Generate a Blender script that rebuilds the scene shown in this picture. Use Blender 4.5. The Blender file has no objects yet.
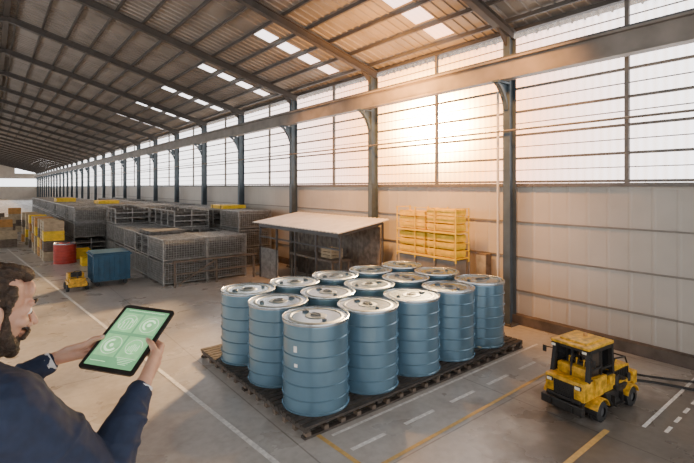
import bpy, bmesh, math, random
from mathutils import Vector, Matrix, Euler, noise
random.seed(7)
COL = bpy.context.scene.collection

# ------------------------------------------------------------------ materials
def mat(name, col, rough=0.6, metal=0.0, var=0.12, scale=8.0, bump=0.0, bscale=40.0, col2=None, emis=None, estr=0.0):
    m = bpy.data.materials.new(name); m.use_nodes = True
    nt = m.node_tree; n = nt.nodes; l = nt.links
    b = n['Principled BSDF']
    tc = n.new('ShaderNodeTexCoord')
    nz = n.new('ShaderNodeTexNoise'); nz.inputs['Scale'].default_value = scale; nz.inputs['Detail'].default_value = 6
    l.new(tc.outputs['Object'], nz.inputs['Vector'])
    r = n.new('ShaderNodeValToRGB'); l.new(nz.outputs['Fac'], r.inputs['Fac'])
    c2 = col2 if col2 else tuple(c * (1 - 2.2 * var) for c in col)
    r.color_ramp.elements[0].position = 0.3; r.color_ramp.elements[1].position = 0.68
    r.color_ramp.elements[0].color = (*[max(0, c) for c in c2], 1)
    r.color_ramp.elements[1].color = (*[min(1, c * (1 + var * .5)) for c in col], 1)
    l.new(r.outputs['Color'], b.inputs['Base Color'])
    b.inputs['Roughness'].default_value = rough; b.inputs['Metallic'].default_value = metal
    if bump > 0:
        n2 = n.new('ShaderNodeTexNoise'); n2.inputs['Scale'].default_value = bscale; n2.inputs['Detail'].default_value = 4
        l.new(tc.outputs['Object'], n2.inputs['Vector'])
        bp = n.new('ShaderNodeBump'); bp.inputs['Strength'].default_value = bump; bp.inputs['Distance'].default_value = 0.01
        l.new(n2.outputs['Fac'], bp.inputs['Height']); l.new(bp.outputs['Normal'], b.inputs['Normal'])
    if emis:
        b.inputs['Emission Color'].default_value = (*emis, 1); b.inputs['Emission Strength'].default_value = estr
    return m

M = {}
M['drum'] = mat('drum_paint', (0.150, 0.262, 0.350), 0.20, 0.45, 0.05, 4)
M['drumlid'] = mat('drum_lid_paint', (0.155, 0.225, 0.275), 0.38, 0.35, 0.16, 9)
M['ring'] = mat('lid_ring_steel', (0.46, 0.52, 0.56), 0.25, 0.8, 0.08, 20)
M['bung'] = mat('bung_steel', (0.12, 0.15, 0.17), 0.35, 0.6, 0.08, 20)
M['label'] = mat('paper_label', (0.8, 0.8, 0.78), 0.7, 0, 0.03, 30)
M['wood'] = mat('dark_timber', (0.072, 0.058, 0.047), 0.7, 0, 0.25, 14, 0.3, 60)
M['wood2'] = mat('weathered_timber', (0.16, 0.12, 0.088), 0.75, 0, 0.2, 12, 0.3, 60)
M['beige'] = mat('beige_sheet', (0.50, 0.455, 0.395), 0.45, 0.0, 0.07, 1.2)
M['roof'] = mat('roof_sheet', (0.29, 0.26, 0.23), 0.45, 0.15, 0.14, 1.5)
M['steel'] = mat('painted_steel', (0.09, 0.092, 0.095), 0.5, 0.2, 0.15, 4)
M['steelb'] = mat('column_blue_grey_steel', (0.082, 0.110, 0.132), 0.5, 0.2, 0.15, 4)
M['girder'] = mat('girder_grey_steel', (0.24, 0.21, 0.18), 0.5, 0.2, 0.15, 3)
M['rafter'] = mat('rafter_steel', (0.085, 0.075, 0.066), 0.55, 0.2, 0.12, 4)
M['kerb'] = mat('kerb', (0.13, 0.10, 0.08), 0.8, 0, 0.2, 5)
M['frame'] = mat('window_frame', (0.16, 0.145, 0.13), 0.5, 0.2, 0.1, 6)
M['seam'] = mat('wall_seam', (0.24, 0.215, 0.185), 0.5, 0.1, 0.1, 6)
M['galv'] = mat('galvanised_wire', (0.33, 0.325, 0.31), 0.45, 0.3, 0.2, 12)
M['plate'] = mat('grey_plates', (0.145, 0.140, 0.132), 0.6, 0.2, 0.25, 10)
M['plate2'] = mat('brown_grey_boards', (0.17, 0.145, 0.12), 0.65, 0.0, 0.25, 10)
M['cream'] = mat('cream_sheet', (0.66, 0.64, 0.61), 0.5, 0, 0.08, 4)
M['yellow'] = mat('yellow_paint', (0.78, 0.42, 0.02), 0.42, 0.05, 0.28, 22)
M['yellow2'] = mat('yellow_plastic', (0.86, 0.56, 0.012), 0.5, 0, 0.12, 9)
M['orange'] = mat('orange_crate', (0.55, 0.27, 0.07), 0.6, 0, 0.15, 9)
M['tan'] = mat('tan_crate', (0.46, 0.36, 0.23), 0.7, 0, 0.15, 9)
M['black'] = mat('black_rubber', (0.022, 0.022, 0.022), 0.7, 0, 0.15, 20)
M['dark'] = mat('dark_metal', (0.035, 0.033, 0.031), 0.45, 0.4, 0.15, 20)
M['dglass'] = mat('dark_cab_glass', (0.02, 0.022, 0.025), 0.08, 0, 0.05, 5)
M['blue'] = mat('blue_bin_paint', (0.016, 0.080, 0.150), 0.45, 0.1, 0.15, 6)
M['red'] = mat('red_paint', (0.42, 0.045, 0.03), 0.45, 0.1, 0.15, 6)
M['white'] = mat('floor_line_white', (0.80, 0.78, 0.74), 0.55, 0, 0.15, 25)
M['yline'] = mat('floor_line_yellow', (0.62, 0.40, 0.13), 0.55, 0, 0.1, 25)
M['skin'] = mat('skin', (0.58, 0.33, 0.225), 0.5, 0, 0.06, 30, 0.05, 250)
M['skin'].node_tree.nodes['Principled BSDF'].inputs['Subsurface Weight'].default_value = 0.08
M['hair'] = mat('brown_hair', (0.060, 0.036, 0.022), 0.5, 0, 0.3, 70, 0.8, 260)
M['navy'] = mat('navy_wool', (0.014, 0.025, 0.060), 0.8, 0, 0.10, 40, 0.2, 500)
M['trouser'] = mat('dark_trousers', (0.02, 0.025, 0.045), 0.8, 0, 0.12, 40)
M['shirt'] = mat('white_cotton', (0.75, 0.76, 0.78), 0.8, 0, 0.04, 30)
M['eye'] = mat('eye_white', (0.8, 0.78, 0.75), 0.2, 0, 0.02, 30)
M['iris'] = mat('iris_brown', (0.06, 0.03, 0.015), 0.2, 0, 0.02, 30)
M['nail'] = mat('nail', (0.70, 0.46, 0.38), 0.3, 0, 0.03, 30)
M['scr'] = mat('tablet_screen', (0.10, 0.26, 0.14), 0.35, 0, 0.3, 9, col2=(0.04, 0.14, 0.08), emis=(0.20, 0.48, 0.22), estr=0.9)
M['scr2'] = mat('tablet_screen_light', (0.5, 0.75, 0.5), 0.35, 0, 0.1, 9, emis=(0.66, 0.98, 0.55), estr=1.3)
M['scr3'] = mat('tablet_screen_mid', (0.18, 0.4, 0.2), 0.35, 0, 0.3, 25, emis=(0.32, 0.66, 0.30), estr=0.95)
M['lampg'] = mat('lamp_glass', (0.9, 0.85, 0.7), 0.2, 0, 0.02, 30)

def glazing(name, tr, tint, rib):
    m = bpy.data.materials.new(name); m.use_nodes = True
    nt = m.node_tree; n = nt.nodes; l = nt.links
    for x in list(n): n.remove(x)
    out = n.new('ShaderNodeOutputMaterial')
    tc = n.new('ShaderNodeTexCoord')
    wv = n.new('ShaderNodeTexWave'); wv.bands_direction = 'Y'; wv.inputs['Scale'].default_value = rib; wv.inputs['Distortion'].default_value = 0
    l.new(tc.outputs['Object'], wv.inputs['Vector'])
    mr = n.new('ShaderNodeMapRange'); mr.inputs['To Min'].default_value = tr - 0.22; mr.inputs['To Max'].default_value = tr + 0.10
    l.new(wv.outputs['Fac'], mr.inputs['Value'])
    t = n.new('ShaderNodeBsdfTransparent'); t.inputs['Color'].default_value = (*tint, 1)
    d = n.new('ShaderNodeBsdfDiffuse'); d.inputs['Color'].default_value = (0.42, 0.45, 0.48, 1)
    tl = n.new('ShaderNodeBsdfTranslucent'); tl.inputs['Color'].default_value = (0.66, 0.66, 0.65, 1)
    a = n.new('ShaderNodeMixShader'); a.inputs[0].default_value = 0.5
    l.new(d.outputs[0], a.inputs[1]); l.new(tl.outputs[0], a.inputs[2])
    mx = n.new('ShaderNodeMixShader'); l.new(mr.outputs[0], mx.inputs[0])
    l.new(a.outputs[0], mx.inputs[1]); l.new(t.outputs[0], mx.inputs[2])
    l.new(mx.outputs[0], out.inputs['Surface'])
    return m
M['glaze'] = glazing('polycarbonate_glazing', 0.82, (0.96, 0.98, 1.0), 3.0)
M['sky'] = glazing('skylight_glazing', 0.88, (1, 1, 1), 3.0)

def floor_material():
    m = bpy.data.materials.new('concrete_floor'); m.use_nodes = True
    nt = m.node_tree; n = nt.nodes; l = nt.links; b = n['Principled BSDF']
    tc = n.new('ShaderNodeTexCoord')
    def nz(s, d=6, dist=0):
        x = n.new('ShaderNodeTexNoise'); x.inputs['Scale'].default_value = s; x.inputs['Detail'].default_value = d; x.inputs['Distortion'].default_value = dist
        l.new(tc.outputs['Object'], x.inputs['Vector']); return x
    def ramp(src, p0, c0, p1, c1):
        r = n.new('ShaderNodeValToRGB'); l.new(src, r.inputs['Fac'])
        r.color_ramp.elements[0].position = p0; r.color_ramp.elements[1].position = p1
        r.color_ramp.elements[0].color = (*c0, 1); r.color_ramp.elements[1].color = (*c1, 1); return r
    def mul(a, bb, f=1.0):
        x = n.new('ShaderNodeMix'); x.data_type = 'RGBA'; x.blend_type = 'MULTIPLY'; x.inputs['Factor'].default_value = f
        l.new(a, x.inputs['A']); l.new(bb, x.inputs['B']); return x.outputs['Result']
    base = ramp(nz(0.7, 8, .3).outputs['Fac'], .3, (0.40, 0.372, 0.340), .7, (0.48, 0.45, 0.412))
    fine = ramp(nz(14, 8).outputs['Fac'], .35, (0.87, 0.86, 0.85), .6, (1, 1, 1))
    stain = ramp(nz(1.6, 6, .8).outputs['Fac'], .36, (0.83, 0.81, 0.79), .52, (1, 1, 1))
    c = mul(base.outputs[0], fine.outputs[0]); c = mul(c, stain.outputs[0])
    vd = n.new('ShaderNodeVectorMath'); vd.operation = 'DISTANCE'; vd.inputs[1].default_value = (4.3, 0.9, 0)
    l.new(tc.outputs['Object'], vd.inputs[0])
    ad = n.new('ShaderNodeMath'); ad.operation = 'MULTIPLY_ADD'; ad.inputs[1].default_value = 2.2
    l.new(nz(2.0).outputs['Fac'], ad.inputs[0]); l.new(vd.outputs['Value'], ad.inputs[2])
    mr = n.new('ShaderNodeMapRange'); mr.inputs['From Min'].default_value = 2.2; mr.inputs['From Max'].default_value = 2.75
    l.new(ad.outputs[0], mr.inputs['Value'])
    dk = ramp(mr.outputs[0], 0, (0.36, 0.335, 0.31), 1, (1, 1, 1)); c = mul(c, dk.outputs[0])
    sp = n.new('ShaderNodeSeparateXYZ'); l.new(tc.outputs['Object'], sp.inputs[0])
    for ax, per, off in (('X', 2.1, 0.15), ('Y', 3.15, 0.75)):
        a1 = n.new('ShaderNodeMath'); a1.operation = 'ADD'; a1.inputs[1].default_value = 100 * per + off; l.new(sp.outputs[ax], a1.inputs[0])
        a2 = n.new('ShaderNodeMath'); a2.operation = 'MODULO'; a2.inputs[1].default_value = per; l.new(a1.outputs[0], a2.inputs[0])
        a3 = n.new('ShaderNodeMath'); a3.operation = 'LESS_THAN'; a3.inputs[1].default_value = 0.014; l.new(a2.outputs[0], a3.inputs[0])
        rr = ramp(a3.outputs[0], 0, (1, 1, 1), 1, (0.6, 0.58, 0.56)); c = mul(c, rr.outputs[0])
    l.new(c, b.inputs['Base Color'])
    rg = n.new('ShaderNodeMapRange'); rg.inputs['To Min'].default_value = 0.20; rg.inputs['To Max'].default_value = 0.38
    l.new(nz(1.7, 5).outputs['Fac'], rg.inputs['Value']); l.new(rg.outputs[0], b.inputs['Roughness'])
    bp = n.new('ShaderNodeBump'); bp.inputs['Strength'].default_value = 0.08; bp.inputs['Distance'].default_value = 0.01
    l.new(nz(30).outputs['Fac'], bp.inputs['Height']); l.new(bp.outputs[0], b.inputs['Normal'])
    return m
M['floor'] = floor_material()

# ------------------------------------------------------------------ mesh builder
class MB:
    def __init__(s): s.v = []; s.f = []; s.m = []
    def add(s, vs, fs, mi=0):
        o = len(s.v); s.v += [tuple(v) for v in vs]
        for f in fs: s.f.append([i + o for i in f]); s.m.append(mi)
    def box(s, c, d, mi=0, rot=None, bev=0.0):
        hx, hy, hz = d[0] / 2, d[1] / 2, d[2] / 2
        if bev > 0:
            bm = bmesh.new(); bmesh.ops.create_cube(bm, size=1)
            for v in bm.verts: v.co = Vector((v.co.x * d[0], v.co.y * d[1], v.co.z * d[2]))
            bmesh.ops.bevel(bm, geom=bm.edges[:] , offset=bev, segments=2, profile=0.6, affect='EDGES')
            bm.verts.index_update()
            vs = [v.co.copy() for v in bm.verts]; fs = [[v.index for v in f.verts] for f in bm.faces]; bm.free()
        else:
            vs = [Vector((x, y, z)) for x in (-hx, hx) for y in (-hy, hy) for z in (-hz, hz)]
            fs = [(0, 1, 3, 2), (4, 6, 7, 5), (0, 4, 5, 1), (2, 3, 7, 6), (0, 2, 6, 4), (1, 5, 7, 3)]
        if rot is not None: vs = [rot @ v for v in vs]
        c = Vector(c); s.add([v + c for v in vs], fs, mi)
    def beam(s, a, b, w, h, mi=0, up=(0, 0, 1)):
        a = Vector(a); b = Vector(b); y = (b - a).normalized(); upv = Vector(up)
        if abs(y.dot(upv)) > .99: upv = Vector((1, 0, 0))
        x = y.cross(upv).normalized(); z = x.cross(y)
        R = Matrix((x, y, z)).transposed()
        s.box((a + b) / 2, (w, (b - a).length, h), mi, R)
    def ibeam(s, a, b, w, h, t, mi=0):
        a = Vector(a); b = Vector(b); y = (b - a).normalized(); upv = Vector((0, 0, 1))
        if abs(y.dot(upv)) > .99: upv = Vector((1, 0, 0))
        x = y.cross(upv).normalized(); z = x.cross(y)
        s.beam(a + z * (h / 2 - t / 2), b + z * (h / 2 - t / 2), w, t, mi, upv); s.beam(a - z * (h / 2 - t / 2), b - z * (h / 2 - t / 2), w, t, mi, upv)
        s.beam(a, b, t, h - 2 * t, mi, upv)
    def cone(s, a, b, r1, r2, seg=12, mi=0, caps=True):
        a = Vector(a); b = Vector(b); d = (b - a).normalized(); u = d.orthogonal().normalized(); w = d.cross(u)
        vs = []
        for p, r in ((a, r1), (b, r2)):
            for i in range(seg):
                t = 2 * math.pi * i / seg; vs.append(p + (u * math.cos(t) + w * math.sin(t)) * r)
        fs = [(i, (i + 1) % seg, seg + (i + 1) % seg, seg + i) for i in range(seg)]
        if caps: fs += [tuple(range(seg - 1, -1, -1)), tuple(range(seg, 2 * seg))]
        s.add(vs, fs, mi)
    def cyl(s, a, b, r, seg=12, mi=0): s.cone(a, b, r, r, seg, mi)
    def path(s, pts, r, seg=8, mi=0):
        for i in range(len(pts) - 1): s.cone(pts[i], pts[i + 1], r, r, seg, mi)
    def lathe(s, prof, c=(0, 0, 0), seg=48, mi=0, axis='z'):
        vs = []; c = Vector(c); n = len(prof)
        for i in range(seg):
            t = 2 * math.pi * i / seg
            for r, z in prof:
                v = Vector((r * math.cos(t), r * math.sin(t), z))
                if axis == 'y': v = Vector((v.x, v.z, -v.y))
                if axis == 'x': v = Vector((v.z, v.x, v.y))
                vs.append(v + c)
        fs = []
        for i in range(seg):
            j = (i + 1) % seg
            for k in range(n - 1): fs.append((i * n + k, j * n + k, j * n + k + 1, i * n + k + 1))
        s.add(vs, fs, mi)
    def ell(s, c, r, rot=None, seg=20, mi=0):
        vs = []; fs = []; c = Vector(c); rings = seg // 2
        if not hasattr(r, '__len__'): r = (r, r, r)
        for i in range(1, rings):
            ph = math.pi * i / rings
            for j in range(seg):
                t = 2 * math.pi * j / seg
                vs.append(Vector((r[0] * math.sin(ph) * math.cos(t), r[1] * math.sin(ph) * math.sin(t), r[2] * math.cos(ph))))
        top = len(vs); vs.append(Vector((0, 0, r[2]))); vs.append(Vector((0, 0, -r[2])))
        for i in range(rings - 2):
            for j in range(seg):
                k = (j + 1) % seg; fs.append((i * seg + j, (i + 1) * seg + j, (i + 1) * seg + k, i * seg + k))
        for j in range(seg):
            k = (j + 1) % seg; fs.append((top, j, k)); o = (rings - 2) * seg; fs.append((top + 1, o + k, o + j))
        if rot is not None: vs = [rot @ v for v in vs]
        s.add([v + c for v in vs], fs, mi)
    def chain(s, pts, rs, seg=14, mi=0):
        for p, r in zip(pts, rs): s.ell(p, r, None, seg, mi)
        for i in range(len(pts) - 1): s.cone(pts[i], pts[i + 1], rs[i], rs[i + 1], seg, mi)
    def obj(s, name, mats, parent=None, smooth=None, loc=None):
        me = bpy.data.meshes.new(name); me.from_pydata(s.v, [], s.f)
        for m in mats: me.materials.append(M[m] if isinstance(m, str) else m)
        me.polygons.foreach_set('material_index', s.m)
        if smooth is not None:
            me.polygons.foreach_set('use_smooth', [True] * len(me.polygons))
            if smooth < 180: me.set_sharp_from_angle(angle=math.radians(smooth))
        me.update()
        o = bpy.data.objects.new(name, me); COL.objects.link(o)
        if parent: o.parent = parent
        if loc: o.location = loc
        return o

def empty(name, loc, label, cat, group=None, rz=0):
    e = bpy.data.objects.new(name, None); COL.objects.link(e); e.location = loc; e.rotation_euler = (0, 0, rz)
    e.empty_display_size = 0.1
    tag(e, label, cat, group); return e
def tag(o, label, cat, group=None):
    o['label'] = label; o['category'] = cat
    if group: o['group'] = group
    return o
def structure(o, label=None, cat=None):
    o['kind'] = 'structure'
    if label: o['label'] = label
    if cat: o['category'] = cat
    return o
def copy_thing(root, loc, rz=0, scale=None):
    n = root.copy(); COL.objects.link(n); n.location = loc; n.rotation_euler = (0, 0, rz)
    if scale: n.scale = scale
    def rec(a, b):
        for c in a.children:
            k = c.copy(); COL.objects.link(k); k.parent = b; k.matrix_parent_inverse = c.matrix_parent_inverse.copy(); rec(c, k)
    rec(root, n); return n
def remesh(o, vox, smooth_it=3, disp=0, dscale=8, stretch=None):
    m = o.modifiers.new('r', 'REMESH'); m.mode = 'VOXEL'; m.voxel_size = vox; m.use_smooth_shade = True
    if smooth_it:
        sm = o.modifiers.new('s', 'SMOOTH'); sm.iterations = smooth_it; sm.factor = 0.5
    dg = bpy.context.evaluated_depsgraph_get(); ev = o.evaluated_get(dg)
    me = bpy.data.meshes.new_from_object(ev)
    mats = list(o.data.materials); o.modifiers.clear(); o.data = me
    me.materials.clear()
    for x in mats: me.materials.append(x)
    if disp:
        ns = [v.normal.copy() for v in me.vertices]
        for v, nn in zip(me.vertices, ns):
            p = v.co * dscale
            if stretch: p = Vector((p.dot(stretch[0]) * .25, p.dot(stretch[1]), p.dot(stretch[2])))
            k = noise.fractal(p, 1.0, 2.0, 3); v.co += nn * k * disp
    me.polygons.foreach_set('use_smooth', [True] * len(me.polygons)); me.polygons.foreach_set('material_index', [0] * len(me.polygons))
    me.update(); return o

# ------------------------------------------------------------------ constants
ANG = math.radians(38.8)
WX = 6.4; Y0 = 3.75; BAY = 3.12
EZ = 4.56; SL = 0.27; RX = 0.3; RZ = EZ + SL * (WX - RX)
KMIN, KMAX = -3, 29
YEND = Y0 + BAY * KMAX; YSTART = Y0 + BAY * KMIN
LX = -5.8
def roofz(x): return EZ + SL * (WX - x) if x >= RX else RZ - SL * (RX - x)

b = MB(); b.add([(LX - 2, YSTART - 2, 0), (WX + 3, YSTART - 2, 0), (WX + 3, YEND + 3, 0), (LX - 2, YEND + 3, 0)], [(0, 1, 2, 3)])
structure(b.obj('floor', ['floor']), 'worn grey concrete floor with painted lines', 'floor')

def ribs(y0, y1, per):
    out = []; y = y0
    while y < y1:
        out += [(y, 0), (y + per * .78, 0), (y + per * .84, 1), (y + per * .94, 1)]; y += per
    out.append((y1, 0)); return out
b = MB(); pr = ribs(YSTART, YEND, 0.26)
vs = []
for y, h in pr: vs += [(WX - 0.005 * h, y, 0), (WX - 0.005 * h, y, 2.12)]
b.add(vs, [(2 * i, 2 * i + 1, 2 * i + 3, 2 * i + 2) for i in range(len(pr) - 1)])
b.box((WX + .03, (YSTART + YEND) / 2, 1.06), (0.04, YEND - YSTART, 2.12))
structure(b.obj('wall_right', ['beige']), 'grey-beige ribbed sheet metal lower wall', 'wall')
b = MB(); b.box((WX - .06, (YSTART + YEND) / 2, 0.07), (0.12, YEND - YSTART, 0.14), 0, None)
structure(b.obj('baseboard_right', ['kerb']), 'dark kerb along the wall foot', 'baseboard')
b = MB(); b.box((WX - .03, (YSTART + YEND) / 2, 2.13), (0.08, YEND - YSTART, 0.05))
structure(b.obj('trim_1', ['frame']), 'dark sill rail above the beige sheets', 'trim')
tn = 2
for z in (.50, 1.02, 1.56):
    b = MB(); b.box((WX - .015, (YSTART + YEND) / 2, z), (0.018, YEND - YSTART, 0.022))
    structure(b.obj('trim_%d' % tn, ['seam']), 'thin horizontal wall seam rail', 'trim'); tn += 1
b = MB(); b.box((WX - .02, (YSTART + YEND) / 2, EZ - .03), (0.1, YEND - YSTART, 0.06))
structure(b.obj('trim_%d' % tn, ['rafter']), 'eaves rail under the roof', 'trim')
b = MB(); b.box((LX, (YSTART + YEND) / 2, 0.6), (0.06, YEND - YSTART, 1.2)); structure(b.obj('wall_left', ['beige']), 'low beige wall', 'wall')
b = MB()
b.box(((LX + WX) / 2, YEND, 1.1), (WX - LX, .1, 2.2)); b.box(((LX + WX) / 2, YEND, 3.97), (WX - LX, .1, 0.9)); 
b.box((RX, YEND, 5.2), (6, .1, 1.6)); b.box((RX, YEND, 2.8), (.4, .1, 1.4))
structure(b.obj('wall_far', ['beige']), 'distant gable wall', 'wall')

wn = 1
for k in range(KMIN, KMAX):
    y0 = Y0 + BAY * k; y1 = y0 + BAY; b = MB(); z0, z1 = 2.155, EZ - .06
    b.add([(WX, y0 + .01, z0), (WX, y1 - .01, z0), (WX, y1 - .01, z1), (WX, y0 + .01, z1)], [(0, 1, 2, 3)], 0)
    for z in (2.18, 2.54, 2.90, 3.26, 3.62, 4.10): b.box((WX - .02, (y0 + y1) / 2, z), (.035, BAY - .02, .034), 1)
    for z in (2.36, 2.72, 3.08, 3.44, 4.30): b.box((WX - .015, (y0 + y1) / 2, z), (.02, BAY - .02, .012), 1)
    for f in (0.5,): b.box((WX - .02, y0 + BAY * f, (z0 + z1) / 2), (.05, .05, z1 - z0), 1)
    o = b.obj('window_%d' % wn, ['glaze', 'frame']); structure(o, 'translucent ribbed glazing bay with thin rails', 'window'); wn += 1

xs_open = [(4.15, 4.52), (4.66, 5.03), (5.17, 5.54), (5.68, 6.05)]
xb = sorted(set([RX, WX + .25] + [q for p in xs_open for q in p]))
b = MB(); SW = 0.42; SO = 1.10
pr = []
skys = [Y0 + BAY * k + SO for k in range(KMIN, KMAX)]
cuts = []
for k in range(KMIN, KMAX):
    y0 = Y0 + BAY * k; sy = y0 + SO
    seq = ribs(y0, sy - SW / 2 - .0, 0.18)
    pr += seq; pr += [(sy + SW / 2, 0)]; cuts.append(len(pr) - 2)
    seq = ribs(sy + SW / 2 + .001, y0 + BAY, 0.18); pr += seq
def row(x): return [(x, y, roofz(x) + 0.022 * (1 - h)) for y, h in pr]
n = len(pr); rows = [row(x) for x in xb]
vs = [v for r in rows for v in r]; fs = []
cs = set(cuts)
for i in range(len(xb) - 1):
    op = any(abs(xb[i] - p[0]) < 1e-6 for p in xs_open)
    for j in range(n - 1):
        if op and j in cs: continue
        fs.append((i * n + j, i * n + j + 1, (i + 1) * n + j + 1, (i + 1) * n + j))
b.add(vs, fs)
vs = row(RX) + row(LX - .3)
b.add(vs, [(j, j + 1, n + j + 1, n + j) for j in range(n - 1)])
structure(b.obj('ceiling', ['roof']), 'ribbed metal roof sheeting', 'ceiling')
for sy in skys:
    b = MB()
    for p in xs_open:
        b.add([(p[0], sy - SW / 2, roofz(p[0]) + .02), (p[1], sy - SW / 2, roofz(p[1]) + .02), (p[1], sy + SW / 2, roofz(p[1]) + .02), (p[0], sy + SW / 2, roofz(p[0]) + .02)], [(0, 1, 2, 3)])
    structure(b.obj('window_%d' % wn, ['sky']), 'row of bright rooflight panes', 'skylight'); wn += 1

x = 6.1
while x > LX:
    if abs(x - RX) > .1:
        b = MB(); b.box((0, 0, 0), (.04, YEND - YSTART, .06))
        o = b.obj('roof_purlin', ['rafter'], loc=(x, (YSTART + YEND) / 2, roofz(x) - .035)); tag(o, 'thin dark steel purlin under the roof sheets', 'purlin', 'roof purlins')
    x -= 0.51
b = MB(); b.box((0, 0, 0), (.12, YEND - YSTART, .1)); tag(b.obj('ridge_beam', ['rafter'], loc=(RX, (YSTART + YEND) / 2, RZ - .07)), 'dark steel beam along the roof ridge', 'beam')

cm = None
for k in range(KMIN + 1, KMAX):
    y = Y0 + BAY * k
    if cm is None:
        root = empty('steel_column', (6.22, y, 0), 'blue-grey steel H column against the glazed wall', 'column', 'wall columns'); cm = root
        b = MB(); b.ibeam((0, 0, 0.02), (0, 0, 4.38), .115, .18, .016); b.obj('shaft', ['steelb'], root)
        b = MB(); b.box((0, 0, .01), (.30, .24, .02)); 
        for sx in (-.12, .12):
            for sy in (-.09, .09): b.cyl((sx, sy, .02), (sx, sy, .05), .012, 6)
        b.obj('base_plate', ['steel'], root)
        b = MB()
        pts = [(-.09, 0, 3.28), (-.13, 0, 3.40), (-.20, 0, 3.52), (-.29, 0, 3.62), (-.36, 0, 3.66)]
        for i in range(4): b.beam(pts[i], pts[i + 1], .07, .045, 0, (1, 0, 0))
        b.box((-.24, 0, 3.67), (.30, .11, .03))
        b.box((-.16, 0, 3.56), (.14, .015, .2))
        b.obj('bracket', ['steelb'], root)
    else:
        copy_thing(cm, (6.22, y, 0))
rm = None
for k in range(KMIN + 1, KMAX):
    y = Y0 + BAY * k
    if rm is None:
        root = empty('roof_rafter', (0, y, 0), 'dark steel portal rafter spanning beneath the roof', 'rafter', 'roof rafters'); rm = root
        dz = .15
        b = MB(); b.ibeam((6.32, 0, roofz(6.32) - dz), (RX, 0, RZ - dz), .10, .15, .016); b.ibeam((LX, 0, roofz(LX) - dz), (RX, 0, RZ - dz), .10, .15, .016); b.obj('beam', ['rafter'], root)
        b = MB(); 
        b.add([(6.2, -.01, 4.37), (6.2, -.01, 4.18), (5.85, -.01, roofz(5.85) - .215), (6.2, .01, 4.37), (6.2, .01, 4.18), (5.85, .01, roofz(5.85) - .215)], [(0, 1, 2), (5, 4, 3), (0, 2, 5, 3), (1, 4, 5, 2), (0, 3, 4, 1)])
        b.obj('haunch', ['rafter'], root)
    else: copy_thing(rm, (0, y, 0))
root = empty('crane_girder', (5.95, 0, 3.685), 'long grey steel crane girder carried on column brackets', 'girder')
b = MB(); b.ibeam((0, YSTART, .155), (0, YEND - .2, .155), .16, .31, .03); b.obj('web_and_flanges', ['girder'], root)
b = MB(); b.box((0, (YSTART + YEND) / 2, .33), (.05, YEND - YSTART - .4, .04)); b.obj('rail', ['steel'], root)
b = MB(); b.cyl((0, YSTART, 0), (0, YEND - .2, 0), .016, 8); tag(b.obj('service_pipe', ['girder'], loc=(6.08, 0, 2.95), smooth=40), 'thin grey service pipe running along the columns', 'pipe')
b = MB(); b.cyl((0, 0, 0.0), (0, 0, 3.6), .020, 10)
o = b.obj('downpipe', ['cream'], loc=(6.25, Y0 + .22, 0), smooth=40); tag(o, 'pale vertical pipe beside the steel column', 'pipe')

# ------------------------------------------------------------------ floor lines
def fline(p, q, w, m):
    p = Vector((*p, .003)); q = Vector((*q, .003)); d = (q - p).normalized(); s = Vector((-d.y, d.x, 0)) * w / 2
    c = (p + q) / 2; b = MB(); b.add([p - s - c, q - s - c, q + s - c, p + s - c], [(0, 1, 2, 3)])
    o = b.obj('floor_marking', [m], loc=c); tag(o, 'worn white line painted on the concrete' if m == 'white' else 'worn yellow line painted on the concrete', 'floor marking', 'painted floor lines')
fline((1.74, 2.4), (0.45, 19), .045, 'white')
fline((2.25, 3.0), (5.7, 3.03), .03, 'white')
for a, c in ((2.25, 2.62), (2.86, 3.25), (3.5, 3.88), (4.12, 4.5), (4.75, 5.1)): fline((a, 2.74), (c, 2.74), .04, 'white')
fline((2.2, 2.45), (5.3, 2.5), .035, 'yline')
fline((2.16, 3.1), (2.2, 2.0), .04, 'yline')
fline((3.0, 1.58), (4.15, 1.58), .045, 'yline')
fline((4.45, 1.40), (6.1, 1.40), .03, 'white')
for i in range(6): fline((4.5 + i * .26, 1.25), (4.64 + i * .26, 1.25), .03, 'white')
fline((4.0, .95), (6.1, .95), .03, 'white')

# ------------------------------------------------------------------ pallet
PX0, PX1, PY0, PY1, PZ = 2.03, 5.42, 3.08, 5.4, .10
root = empty('pallet', ((PX0 + PX1) / 2, (PY0 + PY1) / 2, 0), 'large low dark slatted timber pallet carrying the blue drums', 'pallet')
hx, hy = (PX1 - PX0) / 2, (PY1 - PY0) / 2
b = MB(); y = -hy + .03
while y < hy: b.box((0, y, PZ - .010), (2 * hx, .055, .020)); y += .0735
b.obj('deck', ['wood'], root)
for sx in [-hx + .03, -hx * .5, 0, hx * .5, hx - .03]:
    b = MB(); b.box((sx, 0, PZ - .033), (.05, 2 * hy, .026)); b.obj('stringer', ['wood'], root)
for sy in (-hy + .03, 0, hy - .03):
    b = MB(); b.box((0, sy, .011), (2 * hx, .06, .022)); b.obj('bottom_board', ['wood'], root)
for sy in (-hy + .03, 0, hy - .03):
    x = -hx + .04
    while x < hx:
        b = MB(); b.box((x, sy, .038), (.045, .06, .032)); b.obj('block', ['wood2'], root); x += .1838
for sx in (-hx + .04, hx - .04):
    y = -hy + .20
    while y < hy - .12:
        if abs(y) > .07: 
            b = MB(); b.box((sx, y, .027), (.05, .045, .054)); b.obj('block', ['wood2'], root)
        y += .17

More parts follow.
